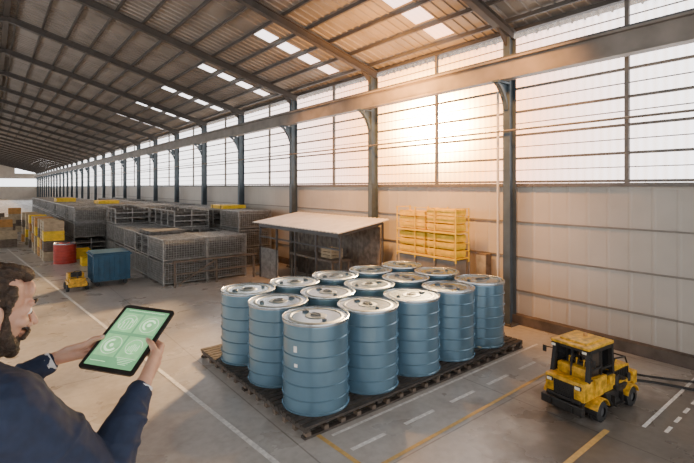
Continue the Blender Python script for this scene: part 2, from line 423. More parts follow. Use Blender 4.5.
# ------------------------------------------------------------------ drums
def drum(loc, paint='drum', lid='drumlid', name='steel_drum', label='', group=None, R=.308, H=.80):
    root = empty(name, loc, label, 'drum', group)
    pr = [(0, .012), (R - .012, .012), (R - .008, 0), (R + .008, 0), (R + .010, .012), (R, .020), (R, .028)]
    for i, f in enumerate((.15, .31, .47, .63, .81)):
        z = H * f; a = .0095; w = .0065
        pr += [(R, z - w * 2.2), (R, z - w), (R + a * .75, z - w * .45), (R + a, z), (R + a * .75, z + w * .45), (R, z + w), (R, z + w * 2.2)]
    pr += [(R, H - .04), (R, H - .03), (R - .01, H - .012), (0, H - .012)]
    b = MB(); b.lathe(pr, seg=64); b.obj('drum_body', [paint], root, 30)
    b = MB(); pr = [(R - .004, H - .030), (R + .008, H - .028), (R + .011, H - .015), (R + .008, H - .002), (R + .000, H + .001), (R - .008, H - .004), (R - .010, H - .018)]
    b.lathe(pr, seg=56); b.box((R + .006, 0, H - .015), (.012, .07, .018), 0, None, .003); b.obj('clamp_ring', ['ring'], root, 50)
    b = MB(); pr = [(R - .009, H - .012), (R - .03, H - .018), (R * .82, H - .006), (R * .77, H - .006), (R * .71, H - .017), (R * .36, H - .017), (R * .31, H - .006), (0, H - .005)]
    b.lathe(pr, seg=56); b.obj('drum_lid', [lid], root, 30)
    for x, y, r in ((R * .55, 0, .034), (-R * .58, .03, .022)):
        b = MB(); b.lathe([(r, H - .017), (r, H + .002), (r * .8, H + .008), (0, H + .008)], (x, y, 0), 20); b.box((x, y, H + .010), (r * 1.2, .008, .008)); b.obj('bung', ['bung'], root, 35)
    b = MB(); pts = [(math.cos(t) * .06, math.sin(t) * .035, H + .002) for t in [i * math.pi / 8 for i in range(17)]]
    b.path(pts, .006, 6); b.obj('lid_handle', ['bung'], root, 60)
    return root
DX = [2.39 + .648 * i for i in range(5)]; DY = [3.44 + .70 * j for j in range(3)]
first = drum((DX[0], DY[0], PZ), label='blue-grey ribbed steel drum with clamped lid on the pallet', group='blue drums on the pallet')
for j in range(3):
    for i in range(5):
        if i == 0 and j == 0: continue
        copy_thing(first, (DX[i], DY[j] + random.uniform(-.01, .01), PZ), random.randint(0, 3) * math.pi / 2 + random.uniform(-.05, .05))
first.rotation_euler = (0, 0, math.pi / 2)
def patch(root, a0, a1, z0, z1, R, mats='label', name='paper_label'):
    b = MB(); n = 10; vs = []
    for i in range(n + 1):
        t = a0 + (a1 - a0) * i / n; vs += [(R * math.cos(t), R * math.sin(t), z0), (R * math.cos(t), R * math.sin(t), z1)]
    b.add(vs, [(2 * i, 2 * i + 2, 2 * i + 3, 2 * i + 1) for i in range(n)]); return b.obj(name, [mats], root, 60)
va = math.atan2(-.78, -.627) - math.pi / 2
patch(first, va - .62, va - .50, .54, .595, .3095)
patch(first, va - .60, va - .48, .41, .44, .3095)
first['label'] = 'blue-grey ribbed steel drum with small white labels at the pallet corner'
drum((1.62, 14.5, 0), 'red', 'red', 'red_drum', 'red painted steel drum beside stacked crates', None, .27, .55)

# ------------------------------------------------------------------ wire cages
CW, CL, CH = .95, 1.15, .49
def cage_parts(seed):
    fr = MB(); t = .026
    for x in (-CW / 2 + t / 2, CW / 2 - t / 2):
        for y in (-CL / 2 + t / 2, CL / 2 - t / 2): fr.box((x, y, CH / 2), (t, t, CH))
    for z in (.05, CH - .015):
        for x in (-CW / 2 + t / 2, CW / 2 - t / 2): fr.box((x, 0, z), (t * .8, CL - t, t * .9))
        for y in (-CL / 2 + t / 2, CL / 2 - t / 2): fr.box((0, y, z), (CW - t, t * .8, t * .9))
    w = MB(); n = 17
    for i in range(1, n):
        x = -CW / 2 + CW * i / n
        for y in (-CL / 2 + .010, CL / 2 - .010): w.box((x, y, CH / 2 + .02), (.009, .009, CH - .07))
        w.box((x, 0, CH - .014), (.009, CL - .05, .009))
    n = 20
    for i in range(1, n):
        y = -CL / 2 + CL * i / n
        for x in (-CW / 2 + .010, CW / 2 - .010): w.box((x, y, CH / 2 + .02), (.009, .009, CH - .07))
        if i % 2: w.box((0, y, CH - .014), (CW - .05, .009, .009))
    for z in (.10, .15, .20, .25, .30, .35, .40, .44):
        for x in (-CW / 2 + .016, CW / 2 - .016): w.box((x, 0, z), (.009, CL - .04, .009))
        for y in (-CL / 2 + .016, CL / 2 - .016): w.box((0, y, z), (CW - .04, .009, .009))
    c = MB(); z = .065; rr = random.Random(seed); top = rr.uniform(.37, .41)
    while z < top:
        h = rr.uniform(.016, .03); c.box((rr.uniform(-.02, .02), rr.uniform(-.02, .02), z + h / 2), (CW - rr.uniform(.10, .18), CL - rr.uniform(.10, .20), h * .7), 0, Matrix.Rotation(rr.uniform(-.02, .02), 3, 'Z')); z += h
    return fr, w, c
def openrack_parts(seed):
    fr = MB(); t = .026; H = CH
    for x in (-CW / 2 + t / 2, 0, CW / 2 - t / 2):
        for y in (-CL / 2 + t / 2, 0, CL / 2 - t / 2): fr.box((x, y, H / 2), (t, t, H))
    for z in (.04, .20, .35):
        for y in (-CL / 2 + t / 2, 0, CL / 2 - t / 2): fr.box((0, y, z), (CW - t, t * .8, t))
    for z in (.04, H - .02):
        for x in (-CW / 2 + t / 2, CW / 2 - t / 2): fr.box((x, 0, z), (t * .8, CL - t, t * .8))
    w = MB(); rr = random.Random(seed)
    for zb in (.070, .230, .380):
        for x0 in (-.22, .22):
            for i in range(8): 
                for j in range(2): w.cyl((x0 - .17 + .048 * i, -CL / 2 + rr.uniform(.0, .05), zb + .036 * j), (x0 - .17 + .048 * i, CL / 2 - rr.uniform(.0, .05), zb + .036 * j), .016, 6)
    return fr, w, MB()
protocage = []
for si, (pm, lab) in enumerate((('plate', 'grey galvanised wire cage holding flat grey plates'), ('plate2', 'grey galvanised wire cage holding brown-grey boards'))):
    fr, w, c = cage_parts(si + 3)
    protocage.append((fr, w, c, 'galv', pm, lab))
fr, w, c = openrack_parts(9); protocage.append((fr, w, c, 'plate', 'galv', 'grey steel stillage packed with bundles of long bars'))
roots = {}
def put_cage(kind, loc):
    if kind in roots: return copy_thing(roots[kind], loc)
    fr, w, c, wm, pm, lab = protocage[kind]
    root = empty('wire_cage' if kind < 2 else 'bar_stillage', loc, lab, 'storage cage', 'wire cages stacked in the hall')
    fr.obj('frame', ['galv'], root); w.obj('wire_mesh' if kind < 2 else 'long_bars', [wm], root)
    if kind < 2: c.obj('board_stack', [pm], root)
    roots[kind] = root; return root
rr = random.Random(5)
G = CH + .002
for lv in range(3):
    for ix in range(2):
        for iy in range(5):
            kind = rr.choice((0, 0, 1, 2))
            if lv == 2 and not (ix == 1 and iy in (2, 3, 4)) and not (ix == 0 and iy == 4): continue
            if lv == 2: kind = 2
            put_cage(kind, (3.32 + ix * .957, 10.3 + iy * 1.16, lv * G))
farp = {}
def farcopy(kind, loc):
    if kind not in farp:
        fr, w, c, wm, pm, lab = protocage[kind]; b = MB()
        for q, mi in ((fr, 0), (w, 1), (c, 2)): b.add(q.v, q.f, mi)
        o = b.obj('wire_cage' if kind < 2 else 'bar_stillage', ['galv', wm, pm]); tag(o, lab, 'storage cage', 'wire cages along the wall'); farp[kind] = o
    else:
        o = farp[kind].copy(); COL.objects.link(o)
    o.location = loc; return o
for iy in range(17):
    for lv in range(3):
        if lv == 2 and iy in (9,): continue
        farcopy(2 if (lv == 2 and iy % 3 == 1) else rr.choice((0, 1)), (5.5, 11.3 + iy * 1.16, lv * G))
for iy in range(15):
    for ix in range(3):
        for lv in range(3):
            if ix == 2 and iy > 5: continue
            farcopy(2 if (lv + iy + ix) % 3 == 0 else rr.choice((0, 1)), (2.5 + ix * .957 , 16.6 + iy * 1.16, lv * G))
def bundle(loc, m, lab, s=(.8, 1.0, .12)):
    root = empty('board_bundle', loc, lab, 'board bundle', 'strapped board bundles on the cages')
    b = MB(); k = 5
    for i in range(k): b.box(((i % 2) * .012 - .006, 0, s[2] * (i + .5) / k), (s[0], s[1], s[2] / k * .86))
    b.obj('boards', [m], root)
    for y in (-.3, .3):
        b = MB(); b.box((0, y, s[2] + .002), (s[0] + .03, .03, .004)); 
        for sx in (-1, 1): b.box((sx * (s[0] / 2 + .012), y, s[2] / 2), (.004, .03, s[2]))
        b.obj('strap', ['dark'], root)
bundle((3.32, 11.46, 2 * G), 'plate', 'grey board bundle with dark straps on a cage', (.8, 1.0, .07))
bundle((5.5, 12.46, 3 * G), 'yellow2', 'yellow board bundle with dark straps on a cage', (.7, .9, .10))
bundle((3.457, 18.92, 3 * G), 'yellow2', 'yellow board bundle with dark straps on a cage', (.7, .9, .12))
bundle((2.5, 22.4, 3 * G), 'yellow2', 'yellow board bundle with dark straps on a cage', (.7, .9, .16))
root = empty('guard_rail', (3.9, 9.45, 0), 'low timber guard rail with diagonal brace in front of cages', 'guard rail')
for sx in (-.9, 0, .9):
    b = MB(); b.box((sx, 0, .28), (.035, .035, .56)); b.obj('post', ['wood2'], root)
b = MB(); b.box((0, -.03, .54), (1.9, .02, .04)); b.obj('top_rail', ['wood2'], root)
b = MB(); b.box((0, -.03, .28), (1.9, .02, .03)); b.obj('mid_rail', ['wood2'], root)
b = MB(); b.beam((-.85, -.045, .06), (-.05, -.045, .5), .015, .03); b.obj('brace', ['wood2'], root)

# ------------------------------------------------------------------ blue bin + yellow tug
root = empty('wheeled_bin', (2.03, 10.85, 0), 'small dark blue wheeled steel bin with ribbed sides', 'bin')
root.scale = (.84, .84, .93)
b = MB()
def frustum(b, z0, z1, a, c2, mi=0, w=.42, l=.42, th=.02):
    vs = []
    for z, s in ((z0, a), (z1, c2)):
        for sx, sy in ((-1, -1), (1, -1), (1, 1), (-1, 1)): vs.append((sx * w * s, sy * l * s, z))
    for z, s in ((z1, c2), (z0 + th, a)):
        for sx, sy in ((-1, -1), (1, -1), (1, 1), (-1, 1)): vs.append((sx * (w * s - th), sy * (l * s - th), z))
    fs = [(3, 2, 1, 0)] + [(i, (i + 1) % 4, 4 + (i + 1) % 4, 4 + i) for i in range(4)] + [(4 + i, 4 + (i + 1) % 4, 8 + (i + 1) % 4, 8 + i) for i in range(4)] + [(8 + i, 8 + (i + 1) % 4, 12 + (i + 1) % 4, 12 + i) for i in range(4)] + [(12, 13, 14, 15)]
    b.add(vs, fs, mi)
frustum(b, .12, .70, 1.0, 1.0)
for i in range(6):
    f = -.3 + .12 * i
    for s in (-1, 1): b.beam((f, s * .425, .14), (f, s * .425, .68), .03, .015); b.beam((s * .425, f, .14), (s * .425, f, .68), .03, .015, 0, (0, 1, 0))
b.obj('bin_body', ['blue'], root)
b = MB()
for s in (-1, 1): b.box((0, s * .43, .71), (.9, .04, .03)); b.box((s * .43, 0, .71), (.04, .82, .03))
b.obj('rim', ['blue'], root)
b = MB(); b.box((0, 0, .745), (.84, .84, .03), 0, None, .01); b.obj('lid', ['blue'], root)
for sx in (-.32, .32):
    for sy in (-.32, .32):
        b = MB(); b.cyl((sx, sy - .02, .055), (sx, sy + .02, .055), .055, 16); b.box((sx, sy, .10), (.05, .06, .04)); b.obj('castor', ['black'], root, 40)
root = empty('tow_tractor', (1.38, 10.6, 0), 'small low yellow tow tractor parked beside the blue bin', 'tractor')
root.scale = (1, 1, .85)
b = MB(); b.box((0, 0, .16), (.34, .5, .12), 0, None, .02); b.box((0, .12, .30), (.30, .24, .18), 0, None, .025); b.box((0, -.2, .26), (.28, .1, .08), 0, None, .01); b.obj('tractor_body', ['yellow'], root)
b = MB(); b.box((0, -.05, .25), (.2, .14, .07), 0, None, .015); b.box((0, -.01, .36), (.2, .03, .12), 0, None, .012); b.obj('seat', ['black'], root)
b = MB(); b.cyl((0, -.2, .28), (0, -.16, .44), .012, 8); pts = [(.07 * math.cos(t), -.16 + .02 * math.sin(t), .44 + .07 * math.sin(t) * .4) for t in [i * math.pi / 6 for i in range(13)]]; b.path(pts, .008, 6); b.obj('steering_wheel', ['dark'], root, 60)
b = MB(); b.path([(.17, .12, .20), (.23, .14, .20)], .012, 8); b.obj('coupling', ['dark'], root, 60)
for sx in (-.17, .17):
    for sy in (-.17, .17):
        b = MB(); b.lathe([(0, -.03), (.06, -.03), (.085, -.02), (.085, .02), (.06, .03), (0, .03)], (sx, sy, .086), 20, 0, 'x'); b.obj('wheel', ['black'], root, 40)

# ------------------------------------------------------------------ crate stacks (far)
def crate(loc, m, label, s=(.5, .5, .28), group='stacked crates by the aisle'):
    root = empty('storage_crate', loc, label, 'crate', group)
    b = MB(); x, y, z = s
    for i in range(3):
        zz = z * (.17 + .33 * i)
        for sg in (-1, 1): b.box((0, sg * (y / 2 - .008), zz), (x, .015, z * .27)); b.box((sg * (x / 2 - .008), 0, zz), (.015, y - .04, z * .27))
    for sx in (-1, 1):
        for sy in (-1, 1): b.box((sx * (x / 2 - .03), sy * (y / 2 - .03), z / 2), (.03, .03, z))
    b.obj('slatted_sides', [m], root)
    b = MB(); b.box((0, 0, .012), (x - .04, y - .04, .02)); b.obj('bottom', [m], root)
    b = MB(); b.box((0, 0, z * .8), (x - .05, y - .05, .02), 0); b.obj('top_sheet', [m], root)
    return root
protos = {}
LAB = {'tan': 'tan slatted crate in an aisle stack', 'yellow2': 'yellow slatted crate in an aisle stack', 'orange': 'orange-brown slatted crate in an aisle stack', 'red': 'red slatted crate in an aisle stack', 'wood2': 'brown slatted crate in an aisle stack'}
def stack(x, y, ms, sc=1.0):
    for i, m in enumerate(ms):
        loc = (x, y, i * .282 * sc)
        if m in protos: copy_thing(protos[m], loc, 0, (sc * random.uniform(.92, 1.02), sc * random.uniform(.92, 1.02), sc))
        else:
            protos[m] = crate(loc, m, LAB[m]); protos[m].scale = (sc, sc, sc)
stack(1.42, 15.3, ['tan', 'wood2', 'yellow2', 'tan'], 1.0)
stack(1.40, 15.9, ['tan', 'orange', 'tan', 'tan'], 1.0)
stack(1.38, 16.5, ['orange', 'yellow2', 'wood2', 'tan'], 1.0)
stack(1.35, 17.2, ['tan', 'tan', 'yellow2', 'orange'], 1.0)
stack(1.33, 18.0, ['tan', 'orange', 'tan', 'tan'], 1.0)
stack(1.30, 19.0, ['wood2', 'tan', 'orange', 'yellow2'], 1.0)
stack(1.25, 20.0, ['tan', 'yellow2', 'tan', 'tan'], 1.0)
stack(1.2, 21.2, ['orange', 'tan', 'wood2', 'tan'])
stack(.50, 19.6, ['wood2', 'tan'])
stack(.45, 21.6, ['wood2', 'tan', 'orange'])
stack(.6, 23.5, ['tan', 'wood2', 'tan'])
stack(1.3, 23.2, ['orange', 'tan', 'tan'])
stack(.9, 26, ['tan', 'wood2', 'tan', 'orange'])
stack(.3, 27, ['tan', 'tan', 'wood2'])
stack(2.08, 15.2, ['yellow2'])
stack(2.1, 13.7, ['yellow2'], .8)

# ------------------------------------------------------------------ shelter
SX0, SX1, SY0, SY1 = 4.95, 6.0, 6.35, 9.4
root = empty('shelter', ((SX0 + SX1) / 2, (SY0 + SY1) / 2, 0), 'open shelter with thin posts and pale sheet metal roof', 'shelter')
ox, oy = (SX0 + SX1) / 2, (SY0 + SY1) / 2; hx, hy = (SX1 - SX0) / 2, (SY1 - SY0) / 2
b = MB()
vs = []
n = 56
for i in range(n + 1):
    y = -hy - .12 + (2 * hy + .24) * i / n; h = .014 * (i % 2)
    vs += [(-hx - .14, y, 1.28 + h), (hx + .06, y, 1.47 + h), (-hx - .14, y, 1.262 + h), (hx + .06, y, 1.452 + h)]
fs = []
for i in range(n):
    a = 4 * i; fs += [(a, a + 1, a + 5, a + 4), (a + 2, a + 6, a + 7, a + 3), (a, a + 4, a + 6, a + 2), (a + 1, a + 3, a + 7, a + 5)]
fs += [(0, 2, 3, 1), (4 * n, 4 * n + 1, 4 * n + 3, 4 * n + 2)]
b.add(vs, fs); b.obj('shelter_roof', ['cream'], root)
for i in range(5):
    y = -hy + 2 * hy * i / 4
    b = MB(); b.box((-hx, y, .615), (.035, .035, 1.23)); b.obj('post', ['steel'], root)
    b = MB(); b.box((hx, y, .70), (.035, .035, 1.40)); b.obj('post', ['steel'], root)
    b = MB(); b.beam((-hx, y, 1.22), (hx, y, 1.39), .03, .045); b.obj('tie_beam', ['steel'], root)
b = MB(); b.box((-hx - .03, 0, 1.21), (.03, 2 * hy, .07)); b.obj('eaves_beam', ['steel'], root)
b = MB(); b.box((-hx, 0, .95), (.02, 2 * hy, .03)); b.obj('front_rail', ['steel'], root)
b = MB(); b.box((hx - .03, 0, .66), (.015, 2 * hy - .06, 1.3))
for i in range(16): b.box((hx - .042, -hy + .15 + i * (2 * hy - .3) / 15, .66), (.01, .02, 1.3))
b.obj('back_sheet', ['plate2'], root)
b = MB(); b.box((-hx, hy * .72, .36), (.02, hy * .5, .68)); b.obj('front_panel', ['galv'], root)
b = MB(); b.box((0, -.1, .62), (.5, 1.6, .04)); 
for sx in (-.2, .2):
    for sy in (-.85, .65): b.box((sx, sy, .3), (.04, .04, .6))
o = b.obj('work_table', ['plate2'], loc=(ox, oy, 0)); tag(o, 'plain grey-brown work table under the shelter', 'table')
crate((ox + .05, oy - .5, .64), 'tan', 'small tan crate on the shelter table', (.3, .36, .2), None)

# ------------------------------------------------------------------ yellow rack at wall
root = empty('storage_rack', (5.93, 5.06, 0), 'slim yellow caged rack standing against the beige wall', 'rack')
L_, D, H = 1.30, .34, 1.76
for sy in (-L_ / 2, -L_ / 6, L_ / 6, L_ / 2):
    for sx in (-D / 2, D / 2):
        b = MB(); b.box((sx, sy, .44), (.026, .026, .88), 0); b.box((sx, sy, (.88 + H) / 2), (.018, .018, H - .88), 1); b.obj('upright', ['seam', 'yellow2'], root)
for z in (.35, .94, 1.36):
    b = MB(); b.box((0, 0, z), (D, L_, .015)); b.box((-D / 2, 0, z - .005), (.02, L_, .03)); b.box((D / 2, 0, z - .005), (.02, L_, .03)); b.obj('shelf', ['yellow2' if z > .5 else 'steel'], root)
for z in (1.06, 1.18, 1.48, 1.62, 1.75):
    b = MB(); b.box((-D / 2, 0, z), (.010, L_, .010)); b.box((0, -L_ / 2, z), (D, .01, .01)); b.box((0, L_ / 2, z), (D, .01, .01)); b.obj('guard_bar', ['yellow2'], root)
b = MB(); b.box((-.0, 0, .645), (D - .05, L_ - .06, .53), 0, None, .01); o = b.obj('lower_cabinet', ['seam'], root)
cr = crate((5.93, 4.74, .955), 'yellow2', 'large bright yellow crate on the yellow rack', (.28, .60, .37), 'yellow crates on the rack')
for (y, z, sc) in ((5.38, .955, (1, 1.0, 1.0)), (4.74, 1.375, (1, 1.0, 1.0)), (5.38, 1.375, (1, 1.0, .85))): copy_thing(cr, (5.93, y, z), 0, sc)
root = empty('wall_cabinet', (6.28, 4.25, .62), 'small brown electrical cabinet fixed to the wall', 'cabinet')
b = MB(); b.box((0, 0, .2), (.14, .2, .4), 0, None, .01); b.obj('cabinet_body', ['wood2'], root)
b = MB(); b.box((-.075, 0, .2), (.01, .17, .35)); b.obj('door', ['tan'], root)

# ------------------------------------------------------------------ loader (mini)
root = empty('compact_loader', (4.56, 1.88, 0), 'compact weathered yellow loader with open cab on stained concrete', 'loader', rz=math.radians(-6))
RW = .088
b = MB()
b.box((0.0, 0, .125), (.92, .27, .08), 0, None, .012)
b.box((0.0, 0, .085), (.70, .34, .06), 0, None, .01)
for s in (-1, 1):
    b.box((0, s * .19, .15), (.30, .07, .12), 0, None, .008); b.cyl((-.1, s * .21, .10), (.1, s * .21, .10), .032, 12)
b.obj('undercarriage', ['dark'], root, 35)
for sy in (-.20, .20):
    for cx in (-.27, .27):
        b = MB(); pts = [(cx + .108 * math.cos(t), sy, .095 + .108 * math.sin(t)) for t in [math.radians(15 + 25 * i) for i in range(7)]]
        for i in range(6): b.beam(pts[i], pts[i + 1], .12, .010, 0)
        b.obj('mudguard', ['yellow'], root, 35)
b = MB()
b.box((-.34, 0, .265), (.24, .38, .17), 0, None, .022)
b.box((-.10, 0, .235), (.42, .40, .08), 0, None, .015)
b.box((-.20, -.18, .31), (.20, .05, .12), 0, None, .012); b.box((-.20, .18, .31), (.20, .05, .12), 0, None, .012)
b.box((.28, 0, .21), (.40, .38, .06), 0, None, .012)
b.box((.46, 0, .21), (.08, .38, .13), 0, None, .012)
b.box((-.0, -.18, .29), (.10, .05, .10), 0, None, .010); b.box((-.0, .18, .29), (.10, .05, .10), 0, None, .010)
b.obj('body_panels', ['yellow'], root, 35)
b = MB()
hv = [(.06, -.165, .20), (.43, -.16, .20), (.43, .16, .20), (.06, .165, .20), (.06, -.16, .40), (.42, -.145, .345), (.42, .145, .345), (.06, .16, .40)]
b.add(hv, [(3, 2, 1, 0), (4, 5, 6, 7), (0, 1, 5, 4), (1, 2, 6, 5), (2, 3, 7, 6), (3, 0, 4, 7)])
b.box((.20, 0, .388), (.18, .20, .03), 0, None, .008)
b.obj('engine_hood', ['yellow'], root)
b = MB()
b.box((.23, -.162, .29), (.28, .012, .09)); b.box((.23, .162, .29), (.28, .012, .09)); b.box((.428, 0, .28), (.008, .24, .08))
for i in range(8):
    for s in (-1, 1): b.box((.11 + .034 * i, s * .170, .29), (.008, .008, .09))
b.obj('vent_grille', ['dark'], root)
b = MB()
for s in (-1, 1): b.path([(.12, s * .14, .36), (.14, s * .15, .45), (.36, s * .14, .42), (.46, s * .13, .27)], .008, 8)
b.path([(.36, -.14, .42), (.36, .14, .42)], .008, 8); b.path([(.14, -.15, .45), (.14, .15, .45)], .008, 8)
b.obj('guard_rail', ['dark'], root, 60)
b = MB()
for k in range(3): b.path([(.05, -.18 - .008 * k, .24 + .02 * k), (.10, -.195, .28 + .02 * k), (.20, -.19, .25 + .015 * k), (.30, -.18, .23)], .007, 6)
b.cyl((.06, -.20, .24), (.06, -.20, .32), .026, 14); b.cyl((.33, -.18, .21), (.33, -.18, .28), .024, 12)
b.box((.06, -.20, .215), (.10, .06, .05), 0, None, .006); b.box((.18, -.195, .20), (.12, .05, .05), 0, None, .006)
b.obj('hydraulic_parts', ['dark'], root, 50)
b = MB()
X0, X1, YW, Z0, Z1 = -.37, .05, .17, .30, .625
for x, xt in ((X0, X0 + .05), (X1, X1 - .01)):
    for y in (-YW, YW): b.beam((x, y, Z0), (xt, y * .95, Z1), .036, .036, 0, (0, 1, 0))
for y in (-YW, YW): b.beam((-.15, y, Z0), (-.14, y * .95, Z1), .022, .022, 0, (0, 1, 0)); b.beam((X0, y, .33), (X1, y, .33), .02, .05); b.beam((X0 + .05, y * .95, .605), (X1, y * .95, .605), .034, .034); b.beam((X0 + .01, y, .44), (-.15, y, .44), .014, .014); b.beam((-.15, y, .42), (X1, y, .42), .018, .018)
for x, z in ((X0, .33), (X1, .33), (X0 + .05, .605), (X1, .605)): b.beam((x, -YW, z), (x, YW, z), .034, .034)
b.beam((X0 + .02, 0, .31), (X0 + .05, 0, .6), .014, .014, 0, (0, 1, 0))
b.obj('cab_frame', ['dark'], root)
b = MB(); b.box((-.155, 0, .637), (.44, .37, .030), 0, None, .012); b.box((-.155, 0, .660), (.32, .26, .022), 0, None, .009)
b.obj('cab_roof', ['yellow'], root, 35)
b = MB(); b.add([(X1 + .002, -.14, .36), (X1 + .002, .14, .36), (X1 + .002, .14, .59), (X1 + .002, -.14, .59)], [(0, 1, 2, 3)]); b.obj('cab_window', ['dglass'], root)
b = MB(); b.add([(-.32, .165, .34), (X1 - .01, .165, .34), (X1 - .01, .160, .59), (-.31, .160, .59)], [(0, 1, 2, 3)]); b.obj('cab_window', ['dglass'], root)
b = MB(); b.box((-.07, 0, .34), (.13, .17, .09), 0, None, .012); b.box((.0, 0, .45), (.035, .17, .20), 0, None, .012); b.obj('driver_seat', ['wood2'], root)
b = MB(); b.box((-.30, 0, .38), (.08, .28, .12), 0, None, .015)
for k in (-.07, 0, .07): b.cyl((-.26, k, .40), (-.25, k, .48), .006, 8); b.ell((-.25, k, .485), .011, None, 8)
b.obj('control_console', ['yellow'], root, 50)
b = MB(); b.cyl((-.28, 0, .40), (-.21, 0, .47), .009, 8)
pts = [(-.21 + .03 * math.cos(t) * .5, .055 * math.sin(t), .47 + .03 * math.cos(t)) for t in [i * math.pi / 8 for i in range(17)]]; b.path(pts, .006, 6); b.obj('steering_wheel', ['black'], root, 60)
b = MB(); b.cyl((.17, .08, .38), (.17, .08, .53), .013, 10); b.cyl((.17, .08, .53), (.185, .08, .56), .011, 10); b.obj('exhaust_pipe', ['dark'], root, 40)
for sy in (-.135, .135):
    b = MB(); b.box((-.465, sy, .305), (.02, .06, .035), 0, None, .005); b.box((-.476, sy, .305), (.006, .045, .024), 1); b.obj('headlight', ['dark', 'lampg'], root)
    b = MB(); b.box((-.37, sy * 1.1, .605), (.03, .05, .03), 0); b.box((-.387, sy * 1.1, .605), (.005, .04, .022), 1); b.obj('work_lamp', ['dark', 'lampg'], root)
b = MB()
b.box((-.463, 0, .255), (.012, .19, .12)); 
for i in range(7): b.box((-.472, 0, .205 + .016 * i), (.006, .18, .005))
b.obj('front_grille', ['dark'], root)
b = MB(); b.box((-.485, 0, .12), (.05, .40, .08), 0, None, .01); b.box((-.47, 0, .180), (.03, .32, .03), 0, None, .006)
for s in (-1, 1): b.box((-.515, s * .1, .12), (.03, .03, .05)); b.beam((-.49, s * .16, .12), (-.30, s * .18, .30), .02, .03)
b.obj('front_bumper', ['dark'], root)
b = MB(); b.cyl((.49, 0, .17), (.54, 0, .17), .02, 12); b.box((.55, 0, .17), (.02, .06, .06)); b.obj('tow_hitch', ['dark'], root)
for s in (-1, 1):
    b = MB(); b.path([(-.34, s * .17, .55), (-.39, s * .22, .56)], .005, 6); b.box((-.395, s * .235, .54), (.008, .035, .06)); b.obj('mirror', ['dark'], root)
for x in (-.27, .27):
    for sy in (-.21, .21):
        b = MB(); R = RW
        b.lathe([(.04, -.045), (.072, -.045), (R, -.032), (R, .032), (.072, .045), (.04, .045)], (x, sy, R + .002), 32, 0, 'y')
        for i in range(18):
            t = 2 * math.pi * i / 18; Rm = Matrix.Rotation(-t, 3, 'Y'); b.box(Vector((x, sy, R + .002)) + Rm @ Vector((R - .002, 0, 0)), (.010, .075, .014), 0, Rm)
        wh = b.obj('wheel', ['black'], root, 40)
        b = MB(); b.lathe([(0, -.034), (.025, -.034), (.030, -.025), (.042, -.03), (.042, .03), (.030, .025), (.025, .034), (0, .034)], (x, sy, R), 24, 0, 'y'); b.obj('hub', ['steel'], wh, 40)
b = MB(); b.box((-.0, -.245, .10), (.16, .06, .012)); b.box((-.07, -.235, .14), (.012, .05, .09)); b.box((.07, -.235, .14), (.012, .05, .09)); b.obj('step', ['dark'], root)
b = MB(); b.cyl((-.1, 0, .671), (-.1, 0, .695), .018, 16); b.obj('beacon', ['orange'], root, 40)
cu = MB(); pts = []
for i in range(26):
    t = i / 25; pts.append((5.25 + .75 * t + .03 * math.sin(7 * t), 1.95 - 1.3 * t + .09 * math.sin(5 * t), .02))
cu.path(pts, .014, 8); tag(cu.obj('hose', ['black'], smooth=60), 'black rubber hose lying on the floor by the wall', 'hose')
cu = MB(); pts = []
for i in range(26):
    t = i / 25; pts.append((5.45 + .6 * t, 2.15 - 1.1 * t - .08 * math.sin(4 * t), .02))
cu.path(pts, .012, 8); tag(cu.obj('hose', ['black'], smooth=60), 'thin black hose lying on the floor by the wall', 'hose')

# ------------------------------------------------------------------ person
P0 = Vector((-.98, 1.18, 0))
Rw = Matrix.Rotation(-ANG, 3, 'Z')
person = empty('person', Rw @ P0, 'bearded man in a navy suit holding up a tablet', 'person', rz=-ANG)
def L(x, y, z): return Vector((x, y, z)) - P0
fb = Vector((.41, .91, 0)).normalized(); rb = Vector((fb.y, -fb.x, 0))
Tc = L(-.785, 1.60, 1.556)
W = Vector((.96, -.2, -.06)).normalized(); U = Vector((.167, .82, .545)); U = (U - W * U.dot(W)).normalized(); N = W.cross(U)
B0 = L(-1.0, 1.16, 0)
def at(r, f, z): return B0 + rb * r + fb * f + Vector((0, 0, z))
shR, shL = at(.19, 0, 1.535), at(-.185, .02, 1.51)
elR, elL = L(-.70, 1.24, 1.26), L(-1.25, 1.40, 1.37)
wrR, wrL = L(-.655, 1.432, 1.470), L(-1.04, 1.585, 1.487)
hf = Vector((.53, .84, -.23)).normalized(); hr = hf.cross(Vector((0, 0, 1))).normalized(); hu = hr.cross(hf)
HR = Matrix((hr, hf, hu)).transposed(); HC = L(-.968, 1.195, 1.768)
HS = 1.08
def h(x, y, z): return HC + HR @ (Vector((x, y, z)) * HS)
sk = MB()
sk.ell(h(0, -.015, .03), (.074, .097, .092), HR, 28)
sk.ell(h(0, .028, -.02), (.060, .062, .085), HR, 28)
sk.ell(h(0, .035, -.075), (.050, .050, .040), HR, 24)
sk.ell(h(0, .070, -.100), (.022, .018, .018), HR)
for s in (-1, 1):
    sk.ell(h(s * .028, .080, .024), (.022, .012, .009), HR)
    sk.ell(h(s * .038, .062, -.022), (.022, .022, .018), HR)
    sk.ell(h(s * .011, .097, -.034), .009, None)
    sk.ell(h(s * .079, -.010, -.008), (.010, .019, .031), HR)
    sk.ell(h(s * .030, .071, .006), (.016, .013, .013), HR)
sk.ell(h(0, .072, .055), (.05, .018, .03), HR)
sk.chain([h(0, .085, .014), h(0, .100, -.008), h(0, .114, -.029)], [.008, .0085, .0105])
sk.ell(h(0, .093, -.056), (.024, .012, .0065), HR); sk.ell(h(0, .091, -.068), (.020, .012, .0075), HR)
sk.chain([h(0, -.03, -.06), at(0, 0.0, 1.60), at(0, -.01, 1.52)], [.058, .060, .075])
rot = Matrix((rb, fb, Vector((0, 0, 1)))).transposed()
